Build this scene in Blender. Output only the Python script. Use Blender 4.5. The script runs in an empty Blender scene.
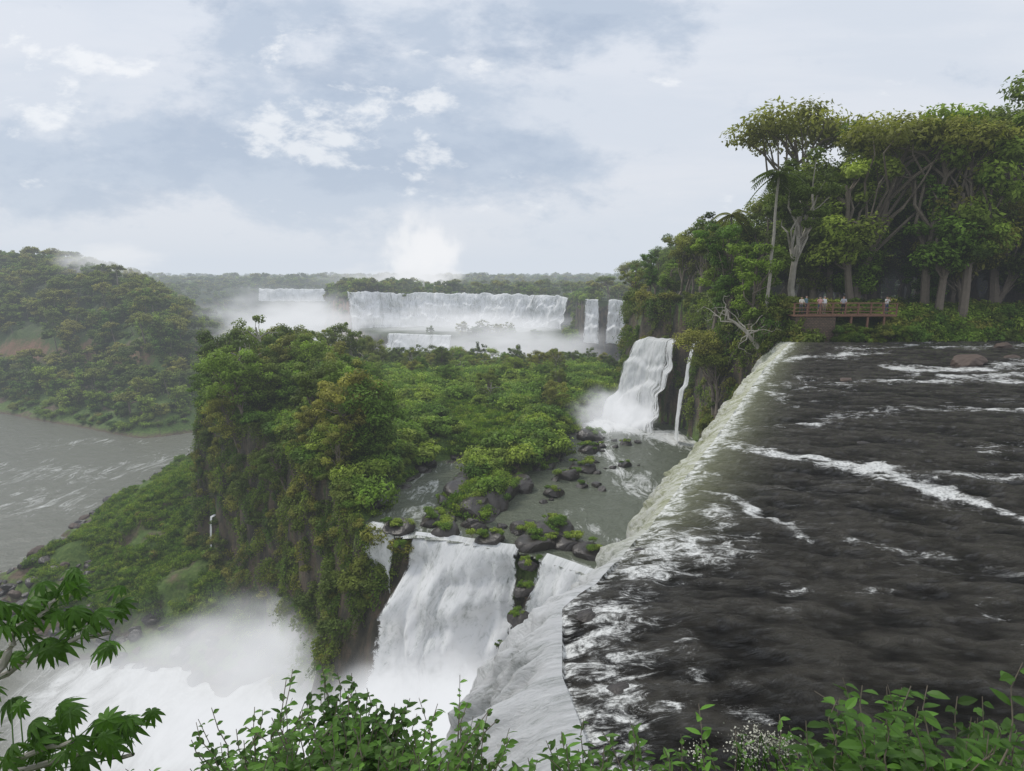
import bpy, math, random
import numpy as np
from mathutils import Vector
rng=np.random.default_rng(7); random.seed(7)
scn=bpy.context.scene
COL=scn.collection
# ---------------------------------------------------------------- helpers
def S(t): 
    t=np.clip(t,0,1); return t*t*(3-2*t)
def vnoise(x,y,seed=0):
    xi=np.floor(x); yi=np.floor(y); fx=x-xi; fy=y-yi
    fx=fx*fx*(3-2*fx); fy=fy*fy*(3-2*fy)
    def h(a,b):
        v=np.sin(a*127.1+b*311.7+seed*74.7)*43758.5453
        return v-np.floor(v)
    return (h(xi,yi)*(1-fx)+h(xi+1,yi)*fx)*(1-fy)+(h(xi,yi+1)*(1-fx)+h(xi+1,yi+1)*fx)*fy
def fbm(x,y,o=4,seed=0):
    s=0;a=.5;t=0
    for i in range(o):
        s=s+a*vnoise(x*2**i,y*2**i,seed+i); t+=a; a*=.5
    return s/t
def sdp(x,y,poly):
    d=np.full(x.shape,1e18); ins=np.zeros(x.shape,bool); n=len(poly)
    for i in range(n):
        ax,ay=poly[i]; bx,by=poly[(i+1)%n]
        ex,ey=bx-ax,by-ay; wx,wy=x-ax,y-ay
        t=np.clip((wx*ex+wy*ey)/(ex*ex+ey*ey+1e-12),0,1)
        d=np.minimum(d,(wx-ex*t)**2+(wy-ey*t)**2)
        c=((ay>y)!=(by>y))
        with np.errstate(divide='ignore',invalid='ignore'):
            xc=(bx-ax)*(y-ay)/((by-ay) if by!=ay else 1e-9)+ax
        ins^=(c&(x<xc))
    d=np.sqrt(d); return np.where(ins,d,-d)
def dist_line(x,y,pts):
    d=np.full(x.shape,1e18)
    for (ax,ay),(bx,by) in zip(pts[:-1],pts[1:]):
        ex,ey=bx-ax,by-ay; wx,wy=x-ax,y-ay
        t=np.clip((wx*ex+wy*ey)/(ex*ex+ey*ey),0,1)
        d=np.minimum(d,(wx-ex*t)**2+(wy-ey*t)**2)
    return np.sqrt(d)
def link(o,parent=None):
    COL.objects.link(o)
    if parent: o.parent=parent
    return o
def mesh_np(name,V,F,mats=(),mi=None,smooth=False,attrs=None,uv=None):
    me=bpy.data.meshes.new(name)
    V=np.asarray(V,np.float32);F=np.asarray(F,np.int32)
    k=F.shape[1]
    me.vertices.add(len(V)); me.vertices.foreach_set('co',V.ravel())
    me.loops.add(F.size); me.loops.foreach_set('vertex_index',F.ravel())
    me.polygons.add(len(F)); me.polygons.foreach_set('loop_start',np.arange(0,F.size,k,dtype=np.int32))
    me.polygons.foreach_set('loop_total',np.full(len(F),k,np.int32))
    for m in mats: me.materials.append(m)
    if mi is not None: me.polygons.foreach_set('material_index',np.asarray(mi,np.int32))
    me.polygons.foreach_set('use_smooth',np.full(len(F),smooth,bool))
    if uv is not None:
        l=me.uv_layers.new(name='UVMap'); l.data.foreach_set('uv',np.asarray(uv,np.float32)[F.ravel()].ravel())
    if attrs:
        for a,v in attrs.items():
            at=me.attributes.new(a,'FLOAT','POINT'); at.data.foreach_set('value',np.asarray(v,np.float32))
    me.update(calc_edges=True); me.validate()
    return me
def gridF(nr,nc):
    i=np.arange(nr-1)[:,None]*nc+np.arange(nc-1)[None,:]
    i=i.ravel(); return np.stack([i,i+1,i+nc+1,i+nc],1)
# ---------------------------------------------------------------- material helpers
class NT:
    def __init__(s,t): s.t=t
    def n(s,typ,**kw):
        nd=s.t.nodes.new(typ)
        ins=kw.pop('ins',{})
        for k,v in kw.items(): setattr(nd,k,v)
        for k,v in ins.items():
            sk=nd.inputs[k]
            if isinstance(v,bpy.types.NodeSocket): s.t.links.new(v,sk)
            else: sk.default_value=v
        return nd
    def math(s,op,a,b=0,c=0,clamp=False):
        nd=s.n('ShaderNodeMath',operation=op,use_clamp=clamp)
        for i,v in enumerate((a,b,c)):
            if isinstance(v,bpy.types.NodeSocket): s.t.links.new(v,nd.inputs[i])
            else: nd.inputs[i].default_value=v
        return nd.outputs[0]
    def mix(s,f,a,b,blend='MIX'):
        nd=s.n('ShaderNodeMix',data_type='RGBA',blend_type=blend)
        for i,v in ((0,f),(6,a),(7,b)):
            if isinstance(v,bpy.types.NodeSocket): s.t.links.new(v,nd.inputs[i])
            else: nd.inputs[i].default_value=(*v,1) if isinstance(v,tuple) and len(v)==3 else v
        return nd.outputs[2]
    def noise(s,vec,scale,detail=4,rough=.55,dist=0):
        nd=s.n('ShaderNodeTexNoise',ins={'Scale':scale,'Detail':detail,'Roughness':rough,'Distortion':dist})
        if vec is not None: s.t.links.new(vec,nd.inputs['Vector'])
        return nd.outputs['Fac']
    def ramp(s,f,stops):
        nd=s.n('ShaderNodeValToRGB'); s.t.links.new(f,nd.inputs[0])
        e=nd.color_ramp.elements
        while len(e)<len(stops): e.new(.5)
        for el,(p,c) in zip(e,stops):
            el.position=p; el.color=(*c,1) if isinstance(c,tuple) else (c,c,c,1)
        return nd.outputs[0]
    def sstep(s,f,a,b):
        nd=s.n('ShaderNodeMapRange',interpolation_type='SMOOTHSTEP')
        s.t.links.new(f,nd.inputs[0]); nd.inputs[1].default_value=a; nd.inputs[2].default_value=b
        return nd.outputs[0]
    def mapping(s,vec,scale=(1,1,1),rot=(0,0,0),loc=(0,0,0)):
        return s.n('ShaderNodeMapping',ins={'Vector':vec,'Scale':scale,'Rotation':rot,'Location':loc}).outputs[0]
def newmat(name):
    m=bpy.data.materials.new(name); m.use_nodes=True
    t=m.node_tree; t.nodes.clear(); q=NT(t); q.out=q.n('ShaderNodeOutputMaterial')
    return m,q
def fin(q,sh,vol=False): q.t.links.new(sh,q.out.inputs['Volume' if vol else 'Surface'])
def bump(q,h,strength=.5,dist=.1):
    return q.n('ShaderNodeBump',ins={'Height':h,'Strength':strength,'Distance':dist}).outputs[0]
def simple(name,col,rough=.7,var=.25,scale=6,bmp=.3,bd=.02):
    m,q=newmat(name)
    tc=q.n('ShaderNodeTexCoord').outputs['Object']
    nz=q.noise(tc,scale,5)
    c=q.mix(nz,tuple(x*(1-var) for x in col),tuple(min(1,x*(1+var)) for x in col))
    b=q.n('ShaderNodeBsdfPrincipled',ins={'Base Color':c,'Roughness':rough,'Normal':bump(q,nz,bmp,bd)})
    fin(q,b.outputs[0]); return m
def leafmat(name,c1,c2,c3,trans=.25,rough=.55):
    m,q=newmat(name)
    rnd=q.n('ShaderNodeObjectInfo').outputs['Random']
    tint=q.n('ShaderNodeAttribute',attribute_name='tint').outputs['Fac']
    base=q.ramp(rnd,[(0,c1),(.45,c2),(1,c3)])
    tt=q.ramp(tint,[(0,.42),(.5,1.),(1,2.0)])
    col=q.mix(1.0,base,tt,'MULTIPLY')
    b=q.n('ShaderNodeBsdfPrincipled',ins={'Base Color':col,'Roughness':rough,'Specular IOR Level':.22})
    tr=q.n('ShaderNodeBsdfTranslucent',ins={'Color':q.mix(1.0,col,(1.3,1.4,.6),'MULTIPLY')})
    mx=q.n('ShaderNodeMixShader',ins={0:trans}); q.t.links.new(b.outputs[0],mx.inputs[1]); q.t.links.new(tr.outputs[0],mx.inputs[2])
    fin(q,mx.outputs[0]); return m
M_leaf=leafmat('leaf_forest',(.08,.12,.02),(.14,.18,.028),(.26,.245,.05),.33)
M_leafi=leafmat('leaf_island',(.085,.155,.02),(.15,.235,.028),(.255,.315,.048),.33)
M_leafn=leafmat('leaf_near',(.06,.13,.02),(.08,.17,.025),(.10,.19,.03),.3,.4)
M_bark=simple('bark',(.19,.155,.12),.85,.35,3)
M_barkp=simple('bark_pale',(.36,.33,.28),.85,.3,3)
# ---------------------------------------------------------------- land layout (metres)
LY=np.array([-30,0,4,6.6,7.5,8.8,10.65,11.6,14.5,20.2,29.8,42.2,57.])
LX=np.array([.6,1.0,1.05,1.09,1.0,.8,.95,1.75,3.47,6.46,11.4,17.7,26.])
def lipx(y): return np.interp(y,LY,LX)
lip=[(float(a),float(b)) for a,b in zip(LX[3:],LY[3:])]
G=lip+[(23,61),(22,68),(23.5,76),(25,84),(25,92),(20,101),(19,112),(23,130),(31,165),(41,215),(58,290),(33,298),(34,340),(36,384),(10,398),(-20,408),(-57,404),(-85,399),(-105,390),
 (-140,460),(-200,800),(-330,800),(-300,650),(-230,500),(-150,380),(-110,300),(-95,230),(-105,199),(-119,188),(-193,225),(-500,330),(-900,300),(-900,-60),(-300,-60),(-120,-40),(-60,-5),(-20,3),(-8,4.5),(-3,4.5),(1,4.8)]
MB=[(16,36),(12,40),(5,45.5),(.3,49),(-10,52),(-14,54),(-18,62),(-30,76),(-41,87),(-50,98),(-53,120),(-50,150),(-45,175),(-36,188),(0,192),(70,198),(70,30)]
M2=[(-62,333),(-38,326),(-10,322),(30,300),(60,290),(60,412),(-115,412),(-100,388)]
TL=[(-90,168),(-92,130),(-86,96),(-70,82),(-52,74),(-38,71),(-24,71),(-14,62),(-20,100),(-40,170)]
W1=[(-3,47.5),(-2,56),(1,67),(7,75),(9,86),(12,97),(20,105),(30,88),(30,60),(26,40),(14,36),(8,42),(2,47)]
W2=[(-14,52),(-12.5,62),(-9.5,74),(-5,76),(-6,66),(-8,59),(-3,54),(0,48),(-8,50)]
def H(x,y):
    n=fbm(x/11,y/11,4,3)-.5
    wm=S((y-57)/6)
    g=sdp(x,y,G)+(fbm(x/7,y/7,4,9)-.5)*4*wm
    e=-g
    P=np.interp(y,[57,62,75,100,280,420,900],[-1,2,3,2,-5,-6,-8])+n*3
    bank=S((y-58.6)/2.2)
    P=np.where(y<62, -0.8*(1-bank)+P*bank, P)
    near=np.where(y<0,4.3,4.3-1.05*y)
    P=np.where(y<6,np.maximum(near,-.8)+n*.3,P)
    c=np.minimum(P,-46+e*(18+42*(1-wm)))
    div=np.interp(y,[0,200,400,800],[-60,-90,-130,-260])
    fade=1-S((y-400)/260)
    hill=np.interp(e,[0,12,30,37,70,110,300],[-46,-39,-33,-20,-1,13,18])
    hill=hill+n*np.clip(e/15,0,1)*9
    hill=hill*fade+(np.minimum(hill,-9+n*6))*(1-fade)
    out=np.where((x<div)&(y>90),hill,c)
    lo=-48+n*2
    ht=sdp(x,y,TL)+(fbm(x/8,y/8,3,5)-.5)*9
    hT=-45.4+np.clip(ht+1,-4,40)*.48+(fbm(x/4,y/4,4,6)-.5)*3.0
    sm=sdp(x,y,MB)+(fbm(x/6,y/6,4,1)-.5)*5*S((y-52)/6)
    run=np.where(y<56,9.,3.5)
    q=np.clip((sm+run)/run,0,1)
    hM=-47+29.4*(S(q)*.6+q*.4)+ (fbm(x/2.5,y/2.5,3,8)-.5)*3*(q<1)*(q>0)-np.where(y<56,2.5,0)*(q<1)
    sw=np.maximum(sdp(x,y,W1),sdp(x,y,W2))+(fbm(x/4,y/4,3,12)-.5)*3
    land=np.clip((-sw)/3.5,-.3,1)
    hM=np.where(q>=1,-17.5+land*(1.2+fbm(x/9,y/9,4,4)*3.0)*(1-.6*S((y-150)/50))-5*S((y-115)/70),hM)
    s2=sdp(x,y,M2); hM2=-47+22*S((s2+4)/4)+n*2
    ins=np.maximum(np.maximum(lo,hT),np.maximum(hM,hM2))
    h=np.where(g>0,ins,np.maximum(out,np.where(e<4,ins,-99)))
    return h
def axis(segs):
    out=[]
    for a,b,st in segs: out+=list(np.arange(a,b,st))
    return np.array(out+[segs[-1][1]],float)
xs=axis([(-6000,-1000,500),(-1000,-360,25),(-360,-120,4),(-120,-60,1.6),(-60,36,.62),(36,80,2),(80,300,10),(300,1000,50),(1000,6000,500)])
ys=axis([(-300,-40,20),(-40,0,4),(0,36,1.),(36,125,.62),(125,200,1.5),(200,440,3),(440,900,12),(900,2000,60),(2000,9000,500)])
X,Y=np.meshgrid(xs,ys); Z=H(X,Y)
def ground_mat():
    m,q=newmat('ground_rock_grass')
    geo=q.n('ShaderNodeNewGeometry'); pos=geo.outputs['Position']
    nz=q.n('ShaderNodeSeparateXYZ',ins={0:geo.outputs['Normal']}).outputs[2]
    sp_=q.n('ShaderNodeSeparateXYZ',ins={0:pos});pz=sp_.outputs[2]
    n1=q.noise(pos,.12,6,.6); n2=q.noise(pos,1.3,6,.65); n3=q.noise(q.mapping(pos,(1,1,.35)),.6,5,.6)
    grass=q.ramp(n2,[(.25,(.05,.09,.018)),(.5,(.10,.165,.028)),(.75,(.18,.23,.055))])
    farc=q.ramp(q.noise(pos,.15,8,.75),[(.35,(.02,.032,.01)),(.6,(.06,.085,.02))])
    grass=q.mix(q.sstep(sp_.outputs[1],230,300),grass,farc)
    brown=q.ramp(n2,[(.3,(.07,.05,.03)),(.7,(.22,.16,.105))])
    grass=q.mix(q.math('MULTIPLY',q.sstep(n1,.53,.66),q.sstep(sp_.outputs[1],300,250)),grass,brown)
    rock=q.ramp(n3,[(.3,(.022,.02,.015)),(.48,(.06,.052,.035)),(.58,(.12,.085,.055)),(.68,(.06,.10,.025))])
    red=q.mix(n3,(.16,.08,.05),(.42,.24,.15))
    rock=q.mix(q.sstep(sp_.outputs[0],-88,-96),rock,red)
    f=q.sstep(q.math('ADD',nz,q.math('MULTIPLY',n2,.35)),.62,.85)
    col=q.mix(f,rock,grass)
    wet=q.sstep(q.math('ADD',pz,q.math('MULTIPLY',n2,3.)),-42.2,-43.6)
    col=q.mix(wet,col,q.mix(n2,(.03,.022,.017),(.22,.15,.11)))
    b=q.n('ShaderNodeBsdfPrincipled',ins={'Base Color':col,'Roughness':.9,'Normal':bump(q,n2,.9,.5)})
    fin(q,b.outputs[0]); return m
M_ground=ground_mat()
me=mesh_np('terrain',np.stack([X.ravel(),Y.ravel(),Z.ravel()],1),gridF(*X.shape),[M_ground],smooth=True)
link(bpy.data.objects.new('terrain',me))
# ---------------------------------------------------------------- water materials
def water_upper():
    m,q=newmat('river_water')
    pos=q.n('ShaderNodeNewGeometry').outputs['Position']
    foam=q.n('ShaderNodeAttribute',attribute_name='foam').outputs['Fac']
    yel=q.n('ShaderNodeAttribute',attribute_name='yel').outputs['Fac']
    wv=q.n('ShaderNodeAttribute',attribute_name='wave').outputs['Fac']
    st=q.mapping(pos,(.7,1.5,1),(0,0,.2))
    w1=q.noise(st,1.8,9,.72,1.2); w2=q.noise(st,9,6,.7,.6); w3=q.noise(st,.3,4,.55)
    f1=q.noise(q.mapping(pos,(.8,1.9,1),(0,0,.2)),2.0,13,.82,.7)
    fl=q.noise(pos,12,6,.8)
    a=q.math('ADD',foam,q.math('MULTIPLY',q.math('SUBTRACT',f1,.5),3.6))
    ff=q.sstep(a,.5,1.0)
    tn=q.noise(q.mapping(pos,(.45,1.7,1),(0,0,.15)),1.3,14,.82,1.)
    thin=q.math('MULTIPLY',q.sstep(q.math('ADD',tn,q.math('MULTIPLY',q.math('SUBTRACT',w3,.5),.4)),.58,.72),.5)
    ff=q.math('MAXIMUM',ff,thin)
    ff=q.math('MULTIPLY',ff,q.math('ADD',.3,q.math('MULTIPLY',q.sstep(fl,.33,.55),.62)),clamp=True)
    dk=q.math('ADD',q.math('MULTIPLY',w1,.6),q.math('MULTIPLY',wv,.5))
    dark=q.ramp(dk,[(.3,(.026,.024,.021)),(.55,(.065,.059,.05)),(.8,(.14,.128,.108))])  # paler wave tones: aerated water, plus sky reflection put into the base colour
    dark=q.mix(yel,dark,(.40,.41,.25))
    col=q.mix(ff,dark,(.86,.86,.83))
    h=q.math('ADD',q.math('MULTIPLY',w1,1.),q.math('MULTIPLY',w2,.22))
    nrm=q.n('ShaderNodeBump',ins={'Height':h,'Strength':q.math('SUBTRACT',1.,q.math('MULTIPLY',ff,.75)),'Distance':.8}).outputs[0]
    rough=q.math('ADD',.10,q.math('MULTIPLY',ff,.6))
    b=q.n('ShaderNodeBsdfPrincipled',ins={'Base Color':col,'Roughness':rough,'IOR':1.33,'Specular IOR Level':.6,'Normal':nrm})
    fin(q,b.outputs[0]); return m
def water_low(name,deep,foamth,fs=.12,bs=.5,hi=.5):
    m,q=newmat(name)
    pos=q.n('ShaderNodeNewGeometry').outputs['Position']
    foam=q.n('ShaderNodeAttribute',attribute_name='foam').outputs['Fac']
    f1=q.noise(q.mapping(pos,(1.6,.6,1),(0,0,-.5)),fs,13,.78,1.2)
    a=q.math('ADD',foam,q.math('MULTIPLY',q.math('SUBTRACT',f1,.5),2.8))
    ff=q.sstep(a,foamth,foamth+hi)
    w1=q.noise(pos,bs,8,.65)
    ff2=q.math('MULTIPLY',ff,q.math('ADD',.45,q.math('MULTIPLY',w1,.85)),clamp=True)
    col=q.mix(ff2,deep,(.88,.88,.86))
    b=q.n('ShaderNodeBsdfPrincipled',ins={'Base Color':col,'Roughness':q.math('ADD',.2,q.math('MULTIPLY',ff,.5)),'IOR':1.33,'Normal':bump(q,w1,.6,.8)})
    fin(q,b.outputs[0]); return m
def fall_mat(name,sx=1.3,sd=.10,hole=.0,tint=0,soft=.06,bs=.5):
    m,q=newmat(name)
    uv=q.n('ShaderNodeUVMap').outputs[0]
    st=q.mapping(uv,(sx,sd,1))
    n1=q.noise(st,1.,9,.7,.6); n2=q.noise(q.mapping(uv,(sx*5,sd*9,1)),1.,8,.75,.8)
    n=q.math('ADD',q.math('MULTIPLY',n1,.5),q.math('MULTIPLY',n2,.5))
    col=q.ramp(n,[(.36,(.40,.41,.39)),(.45,(.76,.77,.76)),(.52,(.95,.95,.95))])
    if tint:
        yel=q.n('ShaderNodeAttribute',attribute_name='yel').outputs['Fac']
        yc=q.ramp(n,[(.37,(.22,.25,.09)),(.46,(.52,.53,.30)),(.55,(.92,.92,.80))])
        col=q.mix(yel,col,yc)
    b=q.n('ShaderNodeBsdfPrincipled',ins={'Base Color':col,'Roughness':.7,'Specular IOR Level':.2,'Normal':bump(q,n,bs,.3)})
    tl=q.n('ShaderNodeBsdfTranslucent',ins={'Color':col})
    m1=q.n('ShaderNodeMixShader',ins={0:.25}); q.t.links.new(b.outputs[0],m1.inputs[1]); q.t.links.new(tl.outputs[0],m1.inputs[2])
    tr=q.n('ShaderNodeBsdfTransparent')
    edge=q.n('ShaderNodeAttribute',attribute_name='edge').outputs['Fac']
    al=q.sstep(q.math('SUBTRACT',n,edge),hole-soft,hole+soft)
    mx=q.n('ShaderNodeMixShader',ins={0:al}); q.t.links.new(tr.outputs[0],mx.inputs[1]); q.t.links.new(m1.outputs[0],mx.inputs[2])
    fin(q,mx.outputs[0]); return m
M_riv=water_upper()
M_fall=fall_mat('waterfall_near',2.2,.9,.2,1,.06,.8)
M_falls=fall_mat('waterfall_strand',.9,.07,.38)
M_fallf=fall_mat('waterfall_distant',.20,.025,.30)
M_fallg=fall_mat('waterfall_middle',.45,.05,.42)
M_casc=fall_mat('waterfall_cascade',.5,.2,.34,0,.05,.7)
# ---- upper river
ty=np.concatenate([np.linspace(4.7,12,150)[:-1],np.geomspace(12,60.5,300)])
tx=np.concatenate([np.linspace(0,8,190)[:-1],np.geomspace(8,120,230)])
TX,TY=np.meshgrid(tx,ty); RX=lipx(TY)+TX; RY=TY
warp=np.interp(RY,[5,60],[1.4,5])
WX=RX+(fbm(RX/3,RY/3,4,61)-.5)*warp*2; WY=RY+(fbm(RX/2.5,RY/2.5,4,62)-.5)*warp
brk=.45+1.1*fbm(RX/1.5,RY/1.0,3,63)
def gl(l,w,a): return a*brk*np.exp(-(dist_line(WX,WY,l)/w)**2)
foam=np.zeros_like(RX)
for l,w,a in (([(16,12),(12.4,13.9),(12.3,16.7),(11.5,17.8),(10.6,19.7),(9.4,20.6),(7.6,20.8)],.55,1.0),([(11.5,17.8),(14.5,18.5),(20,17.5)],.5,.65),
   ([(5.2,16.9),(6.3,16.1),(6.5,13.6)],.45,.9),([(5.2,14.9),(4.2,13.2),(3.7,11.8),(2.3,10.),(1.8,8.4)],.9,.72),([(3.2,13.6),(4.5,12.5)],.6,.65),
   ([(48,41),(30.6,37.7),(20.9,34.5)],1.2,.8),([(26,41),(33,41),(44,46)],1.4,.8),([(19,44),(23.4,46.3),(28,48)],1.3,.8),([(60,55),(45,54.5),(38,52)],1.5,.75),([(28,50),(33,53),(40,57)],1.3,.65),
   ([(3.4,9.8),(2.9,8.2),(3.6,7.6)],.3,.55),([(14,26),(22,29),(30,27)],.9,.6),([(9,24),(13,25)],.7,.55),([(17,33),(26,40)],.9,.55),([(5,11),(7,10.5)],.3,.5),([(24,22),(36,26)],1.,.5),([(14,29),(17,38)],1.2,.55),([(7,14),(9,12)],.35,.5),([(1.4,6.2),(1.7,9)],.5,.65),
   ([(30,31),(42,34)],1.2,.5),([(20,48),(24,52)],1.2,.6),([(16,21),(20,23)],.6,.45),([(9,10),(11,9.4)],.3,.4)):
    foam=np.maximum(foam,gl(l,w,a))
lipf=np.interp(RY,[5,9,11,14,25,57],[1.0,.7,.6,1.0,1.1,1.2])*(.4+1.0*fbm(RY/.9,RY*0,4,64))
foam=np.maximum(foam,1.05*np.exp(-(TX/lipf)**2)*np.interp(RY,[5,9,11,13,60],[.9,.75,.65,.8,.85]))
amp=np.interp(RY,[5,15,60],[.05,.14,.28])
rid=1-np.abs(fbm(RX/2.2+.3*RY,RY/1.1,5,21)-.5)*2
rid2=1-np.abs(fbm(RX/.7+.3*RY,RY/.38,3,25)-.5)*2
near_=np.clip((34-RY)/14,0,1)
RZ=(rid-.8)*amp*1.6+(rid2-.8)*.12*near_*np.interp(RY,[5,12],[.5,1])+(fbm(RX/6,RY/4,3,22)-.5)*.4-.14*np.clip(1-TX/1.2,0,1)**2
wave=S((rid-.55)/.4)*.6+S((rid2-.5)/.5)*.4
foam+=np.clip(rid-.9,0,.1)*2.6*(vnoise(RX/5,RY/4,65)>.4)
RZ-=np.where((RY<12),S((12-RY)/4)*S((3.5-TX)/3)*.12,0)
RZ[:,0]=-.14-np.where(RY[:,0]<12,S((12-RY[:,0])/4)*.12,0)+(fbm(RY[:,0]/.8,RY[:,0]*0,4,66)-.5)*.16
yelr=np.exp(-(TX/1.5)**2)*S((RY-11)/5)
me=mesh_np('river',np.stack([RX.ravel(),RY.ravel(),RZ.ravel()],1),gridF(*RX.shape),[M_riv],smooth=True,attrs={'foam':foam.ravel(),'yel':yelr.ravel(),'wave':wave.ravel()})
link(bpy.data.objects.new('river',me))
# ---- main fall sheet
fy=ty; fx=lipx(fy)
dx=np.gradient(fx,fy); k=np.ones(15)/15
dxp=np.pad(dx,7,mode='edge'); dxs=np.convolve(dxp,k,'valid')
nn=np.sqrt(1+dxs**2); nxv=-1/nn; nyv=dxs/nn
vel=np.interp(fy,[5,8,10,14,25,57],[4.6,3.6,2.4,1.8,2.0,2.2])*(.8+.4*fbm(fy/2.,fy*0,4,81))
zb=np.interp(fy,[30,36,40],[-45,-40,-17])
q=np.linspace(0,1,110)**1.6
V=[];UV=[];ED=[];YE=[]
z0=RZ[:,0]
for j,qq in enumerate(q):
    tau=qq*np.sqrt(-zb/4.9)
    dep=.3*tau+4.9*tau**2
    rag=(fbm(fy*2.2,dep*.25,4,31)-.5)
    o=vel*tau*(1+rag*1.4*np.clip(dep/.5,0,1))+ (fbm(fy*6,dep*2.5,4,33)-.5)*.55*np.clip(dep/.4,0,1)
    V.append(np.stack([fx+nxv*o,fy+nyv*o,z0-dep+rag*.5*np.clip(dep,0,1)],1)); UV.append(np.stack([fy,dep],1)); ED.append(np.clip(dep/30,0,.25)+.12*np.clip((12-fy)/3,0,1)*np.clip(dep/2.5,0,1))
    YE.append(S((fy-11)/5)*np.clip(1-dep/5,0,1)*.9)
V=np.concatenate(V);UV=np.concatenate(UV);ED=np.concatenate(ED)
me=mesh_np('waterfall',V,gridF(len(q),len(fy)),[M_fall],smooth=True,uv=UV,attrs={'edge':ED,'yel':np.concatenate(YE)})
link(bpy.data.objects.new('waterfall',me))
# ---- generic falls
def make_fall(name,crest,height,vel,mat,ledges=(),res=.5,seed=1,side=1,zj=.3,edgew=1.5,rough=.6,big=0,fan=0,gaps=0):
    c=np.array(crest,float); L=np.concatenate([[0],np.cumsum(np.linalg.norm(np.diff(c[:,:2],axis=0),axis=1))])
    n=max(12,int(L[-1]/res)); s=np.linspace(0,L[-1],n)
    x=np.interp(s,L,c[:,0]);y=np.interp(s,L,c[:,1]);z=np.interp(s,L,c[:,2])+(fbm(s/4,s*0,3,seed)-.5)*zj
    tx=np.gradient(x,s);ty_=np.gradient(y,s)
    kn=9 if n>20 else 3; kk=np.ones(kn)/kn
    tx=np.convolve(np.pad(tx,kn//2,mode='edge'),kk,'valid');ty_=np.convolve(np.pad(ty_,kn//2,mode='edge'),kk,'valid')
    l=np.hypot(tx,ty_); nx=ty_/l*side; ny=-tx/l*side
    rows=60; V=[];UV=[];ED=[]
    for j in range(rows):
        d=height*(j/(rows-1))**1.3
        oo=vel*math.sqrt(d/4.9)-(.8 if j==0 else 0)
        for (ld,ow) in ledges:
            dl=ld*height+(fbm(s/5,s*0+ld*9,3,seed+3)-.5)*height*.45
            oo=oo+ow*(.4+1.2*vnoise(s/4,s*0+ld*5,seed+8))*S((d-dl)/(.07*height))
        rg=(fbm(s/1.5,s*0+d*.3,4,seed+5)-.5)*rough*min(1,d/2)+(fbm(s/6,s*0+d*.08,3,seed+6)-.5)*big*min(1,d/4)
        f_=(s-L[-1]/2)*fan*(d/height)
        V.append(np.stack([x+nx*(oo+rg)+tx/l*f_,y+ny*(oo+rg)+ty_/l*f_,z-d+(.25 if j==0 else 0)],1)); UV.append(np.stack([s+seed*37,0*s+d],1))
        e=np.minimum(s,L[-1]-s); ed=np.clip(1-e/edgew,0,1)*.35
        if gaps: ed=ed+S((fbm(s/6,s*0+d*.02,3,seed+11)-.60)/.05)*gaps
        ED.append(ed)
    me=mesh_np(name,np.concatenate(V),gridF(rows,n),[mat],smooth=True,uv=np.concatenate(UV),attrs={'edge':np.concatenate(ED)})
    return link(bpy.data.objects.new(name,me))
make_fall('waterfall',[(25.2,82.5,-2.6),(25.2,84.6,-2.6)],14,.9,M_falls,[(.5,1.0)],.15,5,-1,.2,.7,.5,0,.6)
make_fall('waterfall',[(25.0,91,-3.2),(24.2,93.5,-3.4),(20,100.6,-4.2)],14,1.2,M_falls,[(.25,.9),(.5,1.4),(.8,1.2)],.15,6,-1,.9,1.2,1.2,1.5,.35,.08)
make_fall('cascade',[(15,37,-17),(8,43.2,-17),(5,45.3,-17),(2.0,47.5,-17)],28,1.3,M_casc,[(.06,1.5),(.2,2.5),(.4,2),(.6,1.5)],.16,7,-1,.4,1.0,2.4,5)
make_fall('cascade',[(.9,48.3,-17),(-5,50.8,-17),(-9.4,51.9,-17)],28,1.6,M_casc,[(.05,2.),(.16,2.2),(.3,2.),(.5,2),(.7,1.5)],.16,17,-1,.4,1.0,2.8,7,.6)
make_fall('cascade',[(-10.2,52.1,-17),(-12.2,53.2,-17),(-14,54.3,-17)],28,1.,M_casc,[(.3,.8)],.15,27,-1,.3,.8,1.,1)
make_fall('waterfall',[(-105,391,-3.2),(-92,397,-3.4),(-85,399.5,-3.6),(-57,404.5,-4.2),(-20,408.5,-4.3),(10,398.5,-4.8),(36,384.5,-5.8)],24,2,M_fallf,[(.3,2.5),(.62,4)],.4,9,1,2.2,2,2.5,9,0,.05)
make_fall('waterfall',[(33.5,296.5,-4.6),(38,296,-4.4),(43.5,295,-4.4)],20,1.5,M_fallg,[(.35,2),(.7,2)],.3,10,1,1.2,2.5,1.5,3,.2)
make_fall('waterfall',[(44.5,293.5,-4.6),(51,292,-4.6),(56,290.5,-4.6)],20,1.5,M_fallg,[(.3,1.5),(.6,2)],.3,11,1,1.2,2.5,1.5,3,.1)
make_fall('waterfall',[(-70,334,-24.),(-50,328,-24.2),(-30,324.5,-24.2)],20,1.5,M_fallg,[(.25,3),(.5,4)],.4,12,1,.8,4,2,5)
make_fall('waterfall',[(-328,797,-8),(-290,790,-8),(-250,799,-8),(-215,797,-9)],15,3,M_fallf,[],2,13,1,3,5,1,8,0,.05)
make_fall('waterfall',[(-47.8,91.5,-31),(-46.9,90.7,-31)],8,.5,M_falls,[],.12,14,1,.2,.4,.2)
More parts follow.
